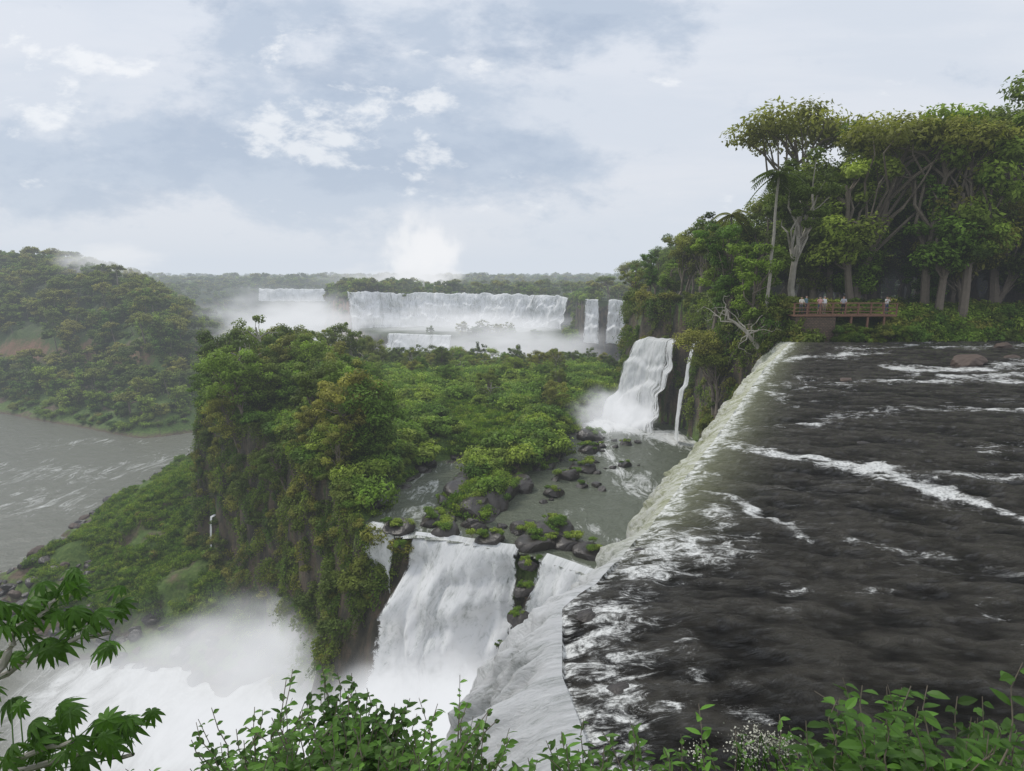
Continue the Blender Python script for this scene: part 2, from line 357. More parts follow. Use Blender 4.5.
# ---- lower river
lx=axis([(-700,-120,20),(-120,20,1.3),(20,60,10)]); ly=axis([(-80,20,10),(20,130,1.3),(130,830,14)])
LXg,LYg=np.meshgrid(lx,ly)
wx=LXg+(fbm(LXg/14,LYg/14,3,71)-.5)*22;wy=LYg+(fbm(LXg/14,LYg/14,3,72)-.5)*22
fo=.9*np.exp(-(dist_line(wx,wy,[(10,35),(-14,44),(-30,58),(-45,66)])/14)**2)
for l,w_,a_ in (([(-60,62),(-100,80),(-150,110)],11,.5),([(-94,175),(-110,150),(-190,160),(-300,190)],9,.42),([(-95,130),(-160,140),(-260,150)],5,.36),([(-100,195),(-150,180)],5,.36)):
    fo=np.maximum(fo,a_*np.exp(-(dist_line(wx,wy,l)/w_)**2))
LZ=-45+(fbm(LXg/3,LYg/3,4,40)-.5)*(.35+2.4*np.clip(fo-.5,0,1))
M_low=water_low('lower_river_water',(.18,.18,.145),.3,.16,.45,.8)
me=mesh_np('lower_river',np.stack([LXg.ravel(),LYg.ravel(),LZ.ravel()],1),gridF(*LXg.shape),[M_low],smooth=True,attrs={'foam':fo.ravel()})
link(bpy.data.objects.new('lower_river',me))
# ---- pool
poolp=[(17,36),(8,43.1),(5,45.2),(.3,48.7),(-5,50.7),(-10,51.7),(-14.5,54.4),(-16,64),(-12,80),(-2,84),(6,84),(6,98),(14,112),(32,104),(30,66),(28,52),(24,38)]
gx=np.arange(-17,33,.4);gy=np.arange(35,113,.4);PX,PY=np.meshgrid(gx,gy)
wx=PX+(fbm(PX/3,PY/3,3,73)-.5)*5;wy=PY+(fbm(PX/3,PY/3,3,74)-.5)*5
fp=.9*np.exp(-(dist_line(wx,wy,[(24,84),(18,93),(13,92),(14,100)])/5)**2)
for l,w_,a_ in (([(14,40),(20,52),(25,66)],5.5,.8),([(8,43),(0,49),(-13,54)],1.6,.6),([(-9,74),(-10,62),(-10,53)],2.3,.5),([(14,90),(12,80),(13,72),(16,62)],3.4,.6),([(6,58),(10,50)],2,.4)):
    fp=np.maximum(fp,a_*np.exp(-(dist_line(wx,wy,l)/w_)**2))
F=gridF(*PX.shape); cen=sdp(PX,PY,poolp).ravel(); F=F[(cen[F].min(1)>-.3)]
PZ=-17+(fbm(PX/1.2,PY/1.2,3,41)-.5)*.2
M_pool=water_low('pool_water',(.13,.145,.10),.4,.35,1.2)
me=mesh_np('pool',np.stack([PX.ravel(),PY.ravel(),PZ.ravel()],1),F,[M_pool],smooth=True,attrs={'foam':fp.ravel()})
link(bpy.data.objects.new('pool',me))
# ---------------------------------------------------------------- vegetation prototypes
class MB_:
    def __init__(s): s.V=[];s.F=[];s.M=[];s.T=[];s.n=0
    def add(s,V,F,m,t):
        V=np.asarray(V);F=np.asarray(F); s.V.append(V);s.F.append(F+s.n);s.M.append(np.full(len(F),m));s.T.append(np.broadcast_to(t,(len(V),)).astype(float));s.n+=len(V)
    def build(s,name,mats,smooth=False):
        return mesh_np(name,np.concatenate(s.V),np.concatenate(s.F),mats,np.concatenate(s.M),smooth,{'tint':np.concatenate(s.T)})
def tube(mb,pts,rad,m=0,sides=7,t=.5):
    pts=np.array(pts,float);n=len(pts);rad=np.broadcast_to(rad,(n,))
    d=np.gradient(pts,axis=0);d/=np.linalg.norm(d,axis=1)[:,None]+1e-9
    up=np.where(np.abs(d[:,2:3])>.9,np.array([[1,0,0]]),np.array([[0,0,1.]]))
    a=np.cross(d,up);a/=np.linalg.norm(a,axis=1)[:,None];b=np.cross(d,a)
    th=np.linspace(0,2*math.pi,sides,endpoint=False)
    V=pts[:,None]+rad[:,None,None]*(np.cos(th)[None,:,None]*a[:,None]+np.sin(th)[None,:,None]*b[:,None])
    i=np.arange(n-1)[:,None]*sides;j=np.arange(sides)[None];j2=(j+1)%sides
    F=np.stack([i+j,i+j2,i+sides+j2,i+sides+j],-1).reshape(-1,4)
    mb.add(V.reshape(-1,3),F,m,t)
def leaves(mb,C,N,size,asp,t,r,m=1):
    n=len(C);N=N/(np.linalg.norm(N,axis=1)[:,None]+1e-9)
    u=np.cross(N,r.normal(size=(n,3)));u/=np.linalg.norm(u,axis=1)[:,None]+1e-9;v=np.cross(N,u)
    s=(size*r.uniform(.6,1.3,n))[:,None]
    V=np.stack([C-u*s,C+v*s*asp-N*s*.15,C+u*s,C-v*s*asp-N*s*.15],1).reshape(-1,3)
    mb.add(V,np.arange(4*n).reshape(-1,4),m,np.repeat(t,4))
def wob(p0,p1,n,a,r,sag=0):
    t=np.linspace(0,1,n)[:,None];p=np.array(p0)*(1-t)+np.array(p1)*t
    w=r.normal(size=(n,3))*a*np.linalg.norm(np.array(p1)-p0); w[0]=0;w[-1]=0
    p=p+w; p[:,2]+=sag*np.sin(t[:,0]*math.pi); return p
def clumpy(mb,cs,rs,per,size,r,flat=.7,asp=.5,tb=0.5):
    for c,rc in zip(cs,rs):
        k=max(8,int(per*r.uniform(.7,1.3)))
        d=r.normal(size=(k,3));d/=np.linalg.norm(d,axis=1)[:,None]
        rr=rc*r.uniform(.35,1.12,k)[:,None]**.7
        P=c+d*rr*np.array([1,1,flat])
        N=d*.8+np.array([0,0,.7])+r.normal(size=(k,3))*.45
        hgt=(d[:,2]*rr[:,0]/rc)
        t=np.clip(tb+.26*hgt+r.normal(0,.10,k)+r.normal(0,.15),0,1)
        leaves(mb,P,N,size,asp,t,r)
def tree(name,h,cr,crz,nc,per,size,seed,style='round',leaf=M_leaf,bark=M_bark,lim=True,crk=.26):
    r=np.random.default_rng(seed);mb=MB_()
    top=np.array([r.normal()*.05*h,r.normal()*.05*h,h*.82])
    tp=wob((0,0,-1.0),top,8,.012,r); tube(mb,tp,np.linspace(.026*h,.008*h,8),0)
    cs=[];rs=[]
    cz=h-crz
    for i in range(nc):
        while 1:
            d=r.uniform(-1,1,3)
            l=np.linalg.norm(d)
            if .35<l<1: break
        if style=='umb': d[2]=abs(d[2])*.5+.3*(1-np.hypot(d[0],d[1]))
        if style=='vine': d[2]=r.uniform(-1,1); d[:2]*=(.75+.25*d[2])
        c=np.array([d[0]*cr,d[1]*cr,cz+d[2]*crz])+np.array([top[0],top[1],0])
        cs.append(c);rs.append(cr*crk*r.uniform(.6,1.35))
    if lim:
        for i in range(0,nc,2 if nc>20 else 1):
            k=r.integers(3,7); p0=tp[k]; c=cs[i]
            if c[2]<p0[2]: p0=tp[max(2,k-3)]
            tube(mb,wob(p0,c,5,.05,r,.04*h),np.linspace(.010*h,.002*h,5),0,5)
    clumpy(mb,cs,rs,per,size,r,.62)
    return bpy.data.objects.new(name,mb.build(name,[bark,leaf]))
def bush(name,nc,per,size,seed,leaf=M_leafi,flat=.8):
    r=np.random.default_rng(seed);mb=MB_()
    for i in range(5):
        a=r.uniform(0,6.28); tube(mb,wob((0,0,-.3),(math.cos(a)*.5,math.sin(a)*.5,.6),4,.06,r),np.linspace(.035,.01,4),0,5)
    cs=[];rs=[]
    for i in range(nc):
        a=r.uniform(0,6.28);q_=math.sqrt(r.uniform(0,1))*.75
        cs.append(np.array([math.cos(a)*q_,math.sin(a)*q_,.25+.55*math.sqrt(max(0,1-q_*q_))*r.uniform(.5,1.1)]));rs.append(r.uniform(.28,.5))
    clumpy(mb,cs,rs,per,size,r,flat)
    return bpy.data.objects.new(name,mb.build(name,[M_bark,leaf]))
def trail(name,seed,leaf):
    r=np.random.default_rng(seed);mb=MB_();C=[]
    for i in range(16):
        a=r.uniform(0,6.28);q_=r.uniform(.1,.8);x0,y0=math.cos(a)*q_,math.sin(a)*q_;L=r.uniform(.8,2.6)
        p=wob((x0*.4,y0*.4,.2),(x0*1.2,y0*1.2,.2-L),6,.06,r,.3);tube(mb,p,.012,0,4)
        k=int(26*L)
        u=r.uniform(0,5,k);ii=np.minimum(u.astype(int),4);f=(u-ii)[:,None]
        C.append(p[ii]*(1-f)+p[ii+1]*f+r.normal(size=(k,3))*.12)
    C=np.concatenate(C);N=np.stack([C[:,0],C[:,1],np.full(len(C),.4)],1)+r.normal(size=C.shape)*.4
    leaves(mb,C,N,.11,.55,np.clip(.5+.12*C[:,2]+r.normal(0,.15,len(C)),0,1),r,1)
    return bpy.data.objects.new(name,mb.build(name,[M_bark,leaf]))
def coll(name,objs):
    c=bpy.data.collections.new(name)
    for o in objs: c.objects.link(o)
    return c
C_forest=coll('forest_kinds',[tree('a_broad_tree',12,5,4,46,150,.22,1),tree('b_tall_tree',15,4.2,5,44,150,.22,2,'vine',M_leafi),
   tree('c_umbrella_tree',15,6,3,34,150,.21,3,'umb'),tree('d_round_tree',10,4,3.6,40,150,.21,4,'vine',M_leafi),tree('e_airy_tree',14,5,4.5,26,130,.2,5,'round',crk=.2)])
C_island=coll('island_kinds',[tree('a_broad_tree',10,4.4,3.8,42,130,.2,11,leaf=M_leafi),tree('b_viny_tree',11,3.6,5,44,130,.2,12,'vine',M_leaf),
   tree('c_round_tree',8,3.6,3.2,36,130,.18,13,'vine',M_leafi),tree('d_tree',11,4.2,4,40,130,.2,14,'round',M_leaf),tree('e_airy_tree',12,4.2,4,22,110,.18,15,'round',M_leaf,M_barkp,crk=.2)])
C_far=coll('distant_kinds',[tree('a_far_tree',12,5,4.4,26,40,.55,21,'round',lim=False,crk=.32),tree('b_far_tree',11,4.5,4.8,26,40,.55,22,'vine',M_leafi,lim=False,crk=.32),tree('c_far_tree',15,4.6,4,22,40,.55,23,'umb',lim=False,crk=.3)])
C_bush=coll('bush_kinds',[bush('a_bush',14,70,.10,31),bush('b_bush',18,60,.09,32),bush('c_bush',12,80,.12,33,M_leafi,.6)])
C_bushd=coll('dark_bush_kinds',[bush('a_dark_bush',14,70,.11,34,M_leaf),bush('b_dark_bush',18,60,.10,35,M_leafi),bush('c_dark_bush',12,80,.13,36,M_leafi,.9)])
C_cliff=coll('creeper_kinds',[bush('a_cliff_bush',14,70,.11,37,M_leaf),trail('b_creeper',38,M_leafi),trail('c_creeper',39,M_leaf),trail('d_creeper',40,M_leafi)])
def grassclump(name,seed):
    r=np.random.default_rng(seed);mb=MB_();n=260
    a=r.uniform(0,6.28,n);q_=np.sqrt(r.uniform(0,1,n))*.8
    C=np.stack([np.cos(a)*q_,np.sin(a)*q_,r.uniform(.02,.32,n)],1)
    N=np.stack([np.cos(a*3),np.sin(a*3),r.uniform(.2,.9,n)],1)
    leaves(mb,C,N,.11,.35,np.clip(.5+r.normal(0,.15,n)+(C[:,2]-.15),0,1),r,0)
    return bpy.data.objects.new(name,mb.build(name,[M_leafi]))
C_grass=coll('grass_kinds',[grassclump('a_grass',41),grassclump('b_grass',42)])
M_rock=simple('wet_rock',(.05,.042,.036),.4,.5,2.2,.8,.15)
M_rockb=simple('brown_rock',(.11,.078,.06),.7,.45,2.,.8,.15)
def rockobj(name,seed,mat):
    import bmesh
    r=np.random.default_rng(seed)
    bm=bmesh.new();bmesh.ops.create_icosphere(bm,subdivisions=4,radius=1)
    P=r.normal(size=(9,3));P/=np.linalg.norm(P,axis=1)[:,None];D=r.uniform(.55,.9,9)
    for v in bm.verts:
        c=np.array(v.co)
        for p,d in zip(P,D):
            k=c@p-d
            if k>0: c=c-p*k*.9
        nz=float(fbm(np.array([c[0]*3+c[2]*2]),np.array([c[1]*3+c[2]]),4,seed)[0]-.5)
        c*=1+.18*nz; v.co=(c[0],c[1],c[2]*.6)
    me=bpy.data.meshes.new(name);bm.to_mesh(me);bm.free();me.materials.append(mat)
    return bpy.data.objects.new(name,me)
C_rock=coll('rock_kinds',[rockobj('a_rock',1,M_rock),rockobj('b_rock',2,M_rockb),rockobj('c_rock',3,M_rock)])
C_rockw=coll('wet_rock_kinds',[rockobj('a_wet_rock',4,M_rock),rockobj('b_wet_rock',5,M_rock)])
def scatter(name,P,scl,C,r,tilt=.12,idx=None,zs=None):
    n=len(P)
    if n==0: return
    me=bpy.data.meshes.new(name);me.vertices.add(n);me.vertices.foreach_set('co',np.asarray(P,np.float32).ravel())
    k=len(C.objects)
    if idx is None: idx=r.integers(0,k,n)
    rot=np.stack([r.normal(0,tilt,n),r.normal(0,tilt,n),r.uniform(0,6.283,n)],1)
    sc=np.stack([scl,scl,scl*(r.uniform(.8,1.2,n) if zs is None else zs)],1)
    me.attributes.new('rot','FLOAT_VECTOR','POINT').data.foreach_set('vector',rot.astype(np.float32).ravel())
    me.attributes.new('scl','FLOAT_VECTOR','POINT').data.foreach_set('vector',sc.astype(np.float32).ravel())
    me.attributes.new('idx','INT','POINT').data.foreach_set('value',idx.astype(np.int32))
    o=link(bpy.data.objects.new(name,me))
    ng=bpy.data.node_groups.new(name,'GeometryNodeTree')
    ng.interface.new_socket('Geometry',in_out='INPUT',socket_type='NodeSocketGeometry')
    ng.interface.new_socket('Geometry',in_out='OUTPUT',socket_type='NodeSocketGeometry')
    N=ng.nodes;gi=N.new('NodeGroupInput');go=N.new('NodeGroupOutput');ip=N.new('GeometryNodeInstanceOnPoints');ci=N.new('GeometryNodeCollectionInfo')
    ci.inputs['Collection'].default_value=C;ci.inputs['Separate Children'].default_value=True;ci.inputs['Reset Children'].default_value=True
    def na(nm,dt):
        a=N.new('GeometryNodeInputNamedAttribute');a.data_type=dt;a.inputs['Name'].default_value=nm;return a.outputs['Attribute']
    er=N.new('FunctionNodeEulerToRotation')
    L=ng.links
    L.new(gi.outputs[0],ip.inputs['Points']);L.new(ci.outputs[0],ip.inputs['Instance']);ip.inputs['Pick Instance'].default_value=True
    L.new(na('idx','INT'),ip.inputs['Instance Index']);L.new(na('rot','FLOAT_VECTOR'),er.inputs[0]);L.new(er.outputs[0],ip.inputs['Rotation'])
    L.new(na('scl','FLOAT_VECTOR'),ip.inputs['Scale']);L.new(ip.outputs[0],go.inputs[0])
    md=o.modifiers.new('scatter','NODES');md.node_group=ng
    return o
def rnd_in(n,x0,x1,y0,y1): return rng.uniform(x0,x1,n),rng.uniform(y0,y1,n)
def P3(x,y,dz=0): return np.stack([x,y,H(x,y)+dz],1)
# island: tall trees along the left rim
x,y=rnd_in(2600,-58,-8,56,190); sm=sdp(x,y,MB); w=np.maximum(sdp(x,y,W1),sdp(x,y,W2))
k=(sm>-.5)&(sm<np.interp(y,[60,75,100,130,190],[4,8,17,18,12]))&(w<-5)&(rng.uniform(size=len(x))<.28)
scatter('island_forest',P3(x[k],y[k],-.5),rng.uniform(.5,1.15,k.sum())*np.interp(y[k],[56,80,120,150,190],[.8,1,1,.75,.5]),C_island,rng)
x,y=rnd_in(1600,-45,26,88,196); sm=sdp(x,y,MB);w=np.maximum(sdp(x,y,W1),sdp(x,y,W2));g=sdp(x,y,G)
k=(sm>1)&(w<-4)&(g>2)&(rng.uniform(size=len(x))<np.interp(y,[88,120,150,200],[.03,.08,.2,.35]))
scatter('island_forest',P3(x[k],y[k],-.8),rng.uniform(.25,.6,k.sum()),C_island,rng)
x,y=rnd_in(500,-100,56,318,392); s=sdp(x,y,M2); k=(s>3)&(y<348)&(rng.uniform(size=len(x))<np.where((x>-28)&(x<2),.6,.05))
scatter('island_forest',P3(x[k],y[k],-1.5),rng.uniform(.4,.85,k.sum()),C_island,rng)
x,y=rnd_in(16000,-50,28,50,196); sm=sdp(x,y,MB);w=np.maximum(sdp(x,y,W1),sdp(x,y,W2));g=sdp(x,y,G)
h=H(x,y); k=(sm>-1)&((h>-16.7)|((y>112)&(w<-3)))&(g>0)&(fbm(x/5,y/5,3,50)>.45)
scatter('shrubs',np.stack([x,y,h-.1],1)[k],(rng.uniform(.35,1.5,k.sum())**2)*1.2,C_bush,rng)
k=(sm>-1)&(h>-16.9)&(g>0)&(y<130)&~k
scatter('grass',np.stack([x,y,h],1)[k],rng.uniform(.8,1.8,k.sum()),C_grass,rng,.2)
x,y=rnd_in(60000,-60,-8,52,180); sm=sdp(x,y,MB)+(fbm(x/6,y/6,4,1)-.5)*5*S((y-52)/6); h=H(x,y)
k=(sm>-3.8)&(sm<.5)&(fbm(x/3+h/4,y/3,3,51)>.38)
k=k&(rng.uniform(size=len(x))<.7)
scatter('cliff_creepers',np.stack([x,y,h],1)[k],rng.uniform(.5,1.5,k.sum()),C_cliff,rng,.3)
x,y=rnd_in(22000,-96,-12,60,170);h=H(x,y);sm=sdp(x,y,MB);g=sdp(x,y,TL)
k=(sm<-3)&(g>1)&(h>-42.4)&(fbm(x/7,y/7,3,52)>.42)
k2=k&(rng.uniform(size=len(x))<.10)
scatter('shrubs',np.stack([x,y,h],1)[k2],rng.uniform(.3,1.05,k2.sum()),C_bushd,rng,.3)
scatter('grass',np.stack([x,y,h],1)[k],rng.uniform(.7,1.8,k.sum()),C_grass,rng,.3)
x,y=rnd_in(9000,-97,-10,58,170);h=H(x,y);k=(h>-45.8)&(h<-41.5)&(rng.uniform(size=len(x))<.4)
scatter('shore_rocks',np.stack([x,y,h],1)[k],rng.uniform(.3,1.3,k.sum())**1.3,C_rock,rng,.3)
x,y=rnd_in(5000,-15,26,48,108);h=H(x,y);k=(h>-17.7)&(h<-16.2)&(rng.uniform(size=len(x))<.36)
scatter('pool_rocks',np.stack([x,y,h],1)[k],rng.uniform(.2,1.3,k.sum()),C_rockw,rng,.3)
# mossy ridge dividing the cascades
oc=[(1.4,47.6,-17.6,.9),(1.0,46.2,-19.1,.9),(.5,44.9,-20.8,1.),(-.3,43.4,-22.6,1.),(-1.3,42,-24.6,1.),(-10.,51.5,-17.7,.6),(9.5,41,-18.3,.8)]
scatter('cascade_rocks',np.array([(a,b,c) for a,b,c,d in oc]),np.array([d for *_,d in oc]),C_rockw,rng,.5,zs=np.array([d*1.1 for *_,d in oc]))
pp=[];ss=[]
for a,b,c,d in oc:
    for i in range(9): pp.append((a+rng.normal()*d*.4,b+rng.normal()*d*.3-.15,c+d*rng.uniform(.2,.5)));ss.append(rng.uniform(.15,.42))
scatter('cascade_moss',np.array(pp),np.array(ss),C_bush,rng,.5)
isl=[(3.2,51.5,1.5),(5,50,1.2),(4.2,53.5,1.3),(-2,50.9,1.0),(-6,53,1.1),(1.0,53,.9),(6.5,48.3,1.0),(-10.5,53.5,1.1),(-3.5,57,1.8),(-2.5,60,1.8),(-1.5,63,2),(.5,65,1.6),(-5,62,2),(-4,66,2),(2,50,1.3),(-7.5,55.5,1.2),
     (10.6,79.6,1.2),(14,73,.6),(8.8,71.5,1.3),(16,83,.7),(6.4,68.6,1.1),(11.4,86,1.4),(4.6,62.6,.9),(12.4,81.5,.5),(9.8,74.6,.6),(7.8,65.2,.5)]
ip=np.array([(a,b,-17) for a,b,c in isl]);isc=np.array([c for *_,c in isl])
scatter('islet_rocks',ip,isc*1.45,C_rockw,rng,.2)
x_=np.repeat(ip[:,0],3)+rng.normal(size=len(ip)*3)*1.5;y_=np.repeat(ip[:,1],3)+rng.normal(size=len(ip)*3)*1.2
kk_=sdp(x_,y_,MB)>.5
scatter('islet_rocks',np.stack([x_,y_,np.full(len(x_),-17.)],1)[kk_],rng.uniform(.15,.7,kk_.sum()),C_rockw,rng,.3)
pp=[];ss=[]
for a,b,c in isl:
    for i in range(rng.integers(4,10)): pp.append((a+rng.normal()*c*.55,b+rng.normal()*c*.5,-16.7+c*rng.uniform(.1,.45)));ss.append(c*rng.uniform(.2,.6))
scatter('islet_shrubs',np.array(pp),np.array(ss),C_bush,rng)
# headland forest
x,y=rnd_in(6000,14,150,59.5,300);g=sdp(x,y,G)
dens=np.interp(y,[60,90,160,300],[.33,.2,.11,.08])
k=(g<-1.5)&(rng.uniform(size=len(x))<dens)&~((y<65.5)&(x>23.5)&(x<38))&~((y>80)&(y<102)&(g>-4))
sc=np.interp(y[k],[60,75,110,300],[.82,1.0,.85,.62])*np.interp(x[k],[16,24,30,40,60,90],[.5,.72,1.0,1.22,1.48,1.55])*rng.uniform(.6,1.25,k.sum())
scatter('headland_forest',P3(x[k],y[k],-.5),sc,C_forest,rng)
x,y=rnd_in(36000,10,62,55,290);g=sdp(x,y,G)+(fbm(x/7,y/7,4,9)-.5)*4*S((y-57)/6);h=H(x,y)
k=(g>-4)&(g<.3)&(y>58)&(h>-16)&~((y>80.5)&(y<102)&(g>-1.9))
scatter('headland_shrubs',np.stack([x,y,h],1)[k],rng.uniform(.6,1.8,k.sum()),C_cliff,rng,.4)
x,y=rnd_in(3200,27,130,59.,64.5);k=~((x>25.5)&(x<37.2)&(y<62.4))
scatter('riverbank_shrubs',P3(x[k],y[k]),rng.uniform(.6,1.6,k.sum()),C_bushd,rng,.3)
x,y=rnd_in(90,31.2,38.5,58.45,59.0)
scatter('riverbank_shrubs',np.stack([x,y,rng.uniform(-.4,1.0,90)],1),rng.uniform(.4,.7,90),C_bushd,rng,.3)
# left hills + distant forest
x,y=rnd_in(24000,-520,-85,185,640);g=sdp(x,y,G);h=H(x,y)
k=(g<-4)&(h>-41)&(x>-1.05*y-30)&(rng.uniform(size=len(x))<np.interp(y,[180,300,640],[.55,.4,.35]))&~((g>-38)&(g<-29)&(fbm(x/25,y/25,2,77)>.5))
scatter('distant_forest',np.stack([x,y,h-1.5],1)[k],rng.uniform(.35,.95,k.sum()),C_far,rng)
x,y=rnd_in(9000,-420,-85,185,420);g=sdp(x,y,G);h=H(x,y);k=(g<0)&(g>-14)&(h>-44.5)&(rng.uniform(size=len(x))<.8)
scatter('shore_shrubs',np.stack([x,y,h],1)[k],rng.uniform(.8,2.4,k.sum()),C_bushd,rng,.3)
x,y=rnd_in(17000,-860,430,300,900);g=sdp(x,y,G)
k=(g<-2)&((x>-130-(y-400)*.5)|(y>620))&(np.abs(x)<y*.95)&(rng.uniform(size=len(x))<.5)
scatter('distant_forest',P3(x[k],y[k],-1.5),rng.uniform(.3,.85,k.sum()),C_far,rng)
x,y=rnd_in(60000,-340,62,285,830);g=sdp(x,y,G);h=H(x,y)
k=(g<3)&(g>-6)&(h<-3)&(h>-38)&~((x>-103)&(x<35)&(y>375)&(y<430))&~((x>32)&(x<57)&(y<302))&(y<790)
scatter('distant_cliff_shrubs',np.stack([x,y,h],1)[k],rng.uniform(1.5,3.2,k.sum()),C_bushd,rng,.4)
yy=900*np.exp(rng.uniform(0,1.6,9000));xx=rng.uniform(-.9,.7,9000)*yy
scatter('distant_forest',P3(xx,yy,-2),rng.uniform(.8,1.6,9000)*(yy/900)**.4,C_far,rng)
def palm(name,h,seed):
    r=np.random.default_rng(seed);mb=MB_()
    tp=wob((0,0,-.5),(.3,0,h),9,.004,r);tube(mb,tp,np.linspace(.2,.11,9),0,8)
    top=tp[-1]
    for i in range(26):
        a=i*2.4+r.normal()*.2;el=r.uniform(-.6,1.2);L=r.uniform(2.1,2.9)
        t=np.linspace(0,1,9)
        d=np.array([math.cos(a),math.sin(a)])
        p=np.stack([top[0]+d[0]*L*t*math.cos(el*.7),top[1]+d[1]*L*t*math.cos(el*.7),top[2]+L*(t*math.sin(el)-.75*t*t)],1)
        tube(mb,p,np.linspace(.03,.008,9),1,4)
        for j in range(1,9):
            for s_ in (-1,1):
                for q_ in (0,.5):
                    c=p[j]*(1-q_)+p[j-1]*q_; o_=np.array([-d[1]*s_,d[0]*s_,-.5])*.45
                    w_=np.array([d[0],d[1],0])*.07
                    mb.add([c-w_,c+w_,c+o_+w_*2.5,c+o_*1.05+w_*1.5],[[0,1,2,3]],1,.5+r.normal()*.1)
    return link(bpy.data.objects.new(name,mb.build(name,[M_barkp,M_leaf])))
o=palm('palm_tree',15.0,1);o.location=(25.4,61.3,.8)
o=palm('palm_tree',11,2);o.location=(26.2,76,2.5)
def ftree(name,loc,s,*a,**k):
    o=tree(name,*a,**k);link(o);o.location=loc;o.scale=(s,s,s);return o
ftree('jungle_tree',(29,63.5,2),1,16.2,3.2,3.6,28,130,.18,61,'round',bark=M_barkp,crk=.24)
ftree('jungle_tree',(43,64,2),1,19.5,6.5,3.4,30,130,.19,62,'umb',bark=M_bark,crk=.18)
ftree('jungle_tree',(51,65,2),1,22,7.5,4,32,140,.2,63,'umb',crk=.19)
ftree('jungle_tree',(60,66,2),1,26,8,5,34,140,.22,68,'umb',crk=.19)
ftree('jungle_tree',(35.5,69,2),1,16.5,4,5,34,120,.2,64,'vine')
ftree('jungle_tree',(24.3,68,1),1,10.5,3.6,4.4,38,140,.18,65,'vine',leaf=M_leafi)
ftree('jungle_tree',(24.6,63,1),1,8,3.,3.4,38,140,.17,66,'vine',leaf=M_leafi)
ftree('jungle_tree',(23.8,72,1),1,10,3.2,4.4,38,140,.18,69,'vine',leaf=M_leafi)
mb=MB_();r=np.random.default_rng(5)
root=np.array([24.2,59.6,-.8]);tp=wob(root,(20.6,58.8,3.0),7,.04,r);tube(mb,tp,np.linspace(.22,.08,7),0)
for i in range(14):
    p0=tp[r.integers(1,7)];p1=p0+np.array([r.normal()*1.5-.5,r.normal()*1.2,r.uniform(-1.3,2.6)]);tube(mb,wob(p0,p1,6,.07,r),np.linspace(.07,.015,6),0,5)
    tube(mb,wob(p1,p1+r.normal(size=3)*.8,4,.08,r),np.linspace(.02,.006,4),0,4)
link(bpy.data.objects.new('dead_tree',mb.build('dead_tree',[M_barkp])))
# ---------------------------------------------------------------- river rocks
for nm,loc,s in (('river_rock',(32.2,42.7,.1),(1.5,.9,1.1)),('river_rock',(2.4,10.1,-.33),(.9,.35,.5)),('river_rock',(4.3,10.0,-.36),(.7,.3,.5)),('river_rock',(3.0,13.0,-.36),(.6,.4,.5)),('river_rock',(43,53,0),(1.2,.7,.8)),
   ('river_rock',(1.6,10.4,-.3),(.6,.3,.45)),('river_rock',(38,46,-.1),(.8,.5,.6)),('river_rock',(20,36,-.1),(.5,.4,.45)),('river_rock',(26,49,-.1),(.6,.4,.5)),('river_rock',(13,22,-.15),(.4,.3,.35)),
   ('river_rock',(1.9,8.6,-.42),(.7,.5,.4)),('river_rock',(2.6,7.6,-.42),(.6,.5,.4)),('river_rock',(3.6,8.8,-.42),(.8,.4,.45))):
    o=link(rockobj(nm,int(loc[0]*7),M_rock if loc[1]<30 else M_rockb));o.location=loc;o.scale=s;o.rotation_euler=(0,0,.3)
# ---------------------------------------------------------------- lookout deck
M_wood=simple('wood_brown',(.24,.125,.08),.75,.3,4)
def brickmat():
    m,q=newmat('stone_masonry');tc=q.n('ShaderNodeTexCoord').outputs['Object']
    b=q.n('ShaderNodeTexBrick',ins={'Vector':q.mapping(tc,(1,1,1),(math.radians(90),0,0)),'Color1':(.30,.18,.13,1),'Color2':(.19,.12,.09,1),'Mortar':(.08,.07,.055,1),'Scale':1.6,'Mortar Size':.04})
    p=q.n('ShaderNodeBsdfPrincipled',ins={'Base Color':q.mix(q.math('MULTIPLY',q.noise(tc,2,6,.7),.7),b.outputs[0],(.05,.055,.03)),'Roughness':.9});fin(q,p.outputs[0]);return m
M_brick=brickmat()
def box(name,x0,x1,y0,y1,z0,z1,mat,parent,bev=.02):
    import bmesh
    bm=bmesh.new();bmesh.ops.create_cube(bm,size=1)
    for v in bm.verts: v.co=((x0+x1)/2+v.co.x*(x1-x0),(y0+y1)/2+v.co.y*(y1-y0),(z0+z1)/2+v.co.z*(z1-z0))
    if bev: bmesh.ops.bevel(bm,geom=bm.edges[:],offset=bev,segments=1,affect='EDGES')
    me=bpy.data.meshes.new(name);bm.to_mesh(me);bm.free();me.materials.append(mat)
    return link(bpy.data.objects.new(name,me),parent)
E=link(bpy.data.objects.new('lookout_walkway',None))
dz=2.5;ya,yb=59.2,61.6;xa,xb=27.2,37.2
box('deck',xa,xb,ya,yb,dz-.18,dz,M_wood,E)
box('abutment',27.5,31.4,ya+.15,yb-.1,-1,dz-.185,M_brick,E,.03)
for i,xx_ in enumerate(np.arange(32.8,xb,1.6)): box('pier_%d'%i,xx_,xx_+.18,ya+.1,ya+.28,-1,dz-.185,M_wood,E)
for side,yv in enumerate((ya+.06,yb-.06)):
    for i,xx_ in enumerate(np.linspace(xa+.06,xb-.06,9)): box('post_%d_%d'%(side,i),xx_-.06,xx_+.06,yv-.06,yv+.06,dz+.002,dz+1.03,M_wood,E,.01)
    for j,zr in enumerate((.28,.62)): box('rail_%d_%d'%(side,j),xa,xb,yv-.02-.065,yv-.065,dz+zr,dz+zr+.07,M_wood,E,.01)
    box('handrail_%d'%side,xa-.05,xb+.05,yv-.08,yv+.08,dz+1.033,dz+1.09,M_wood,E,.01)
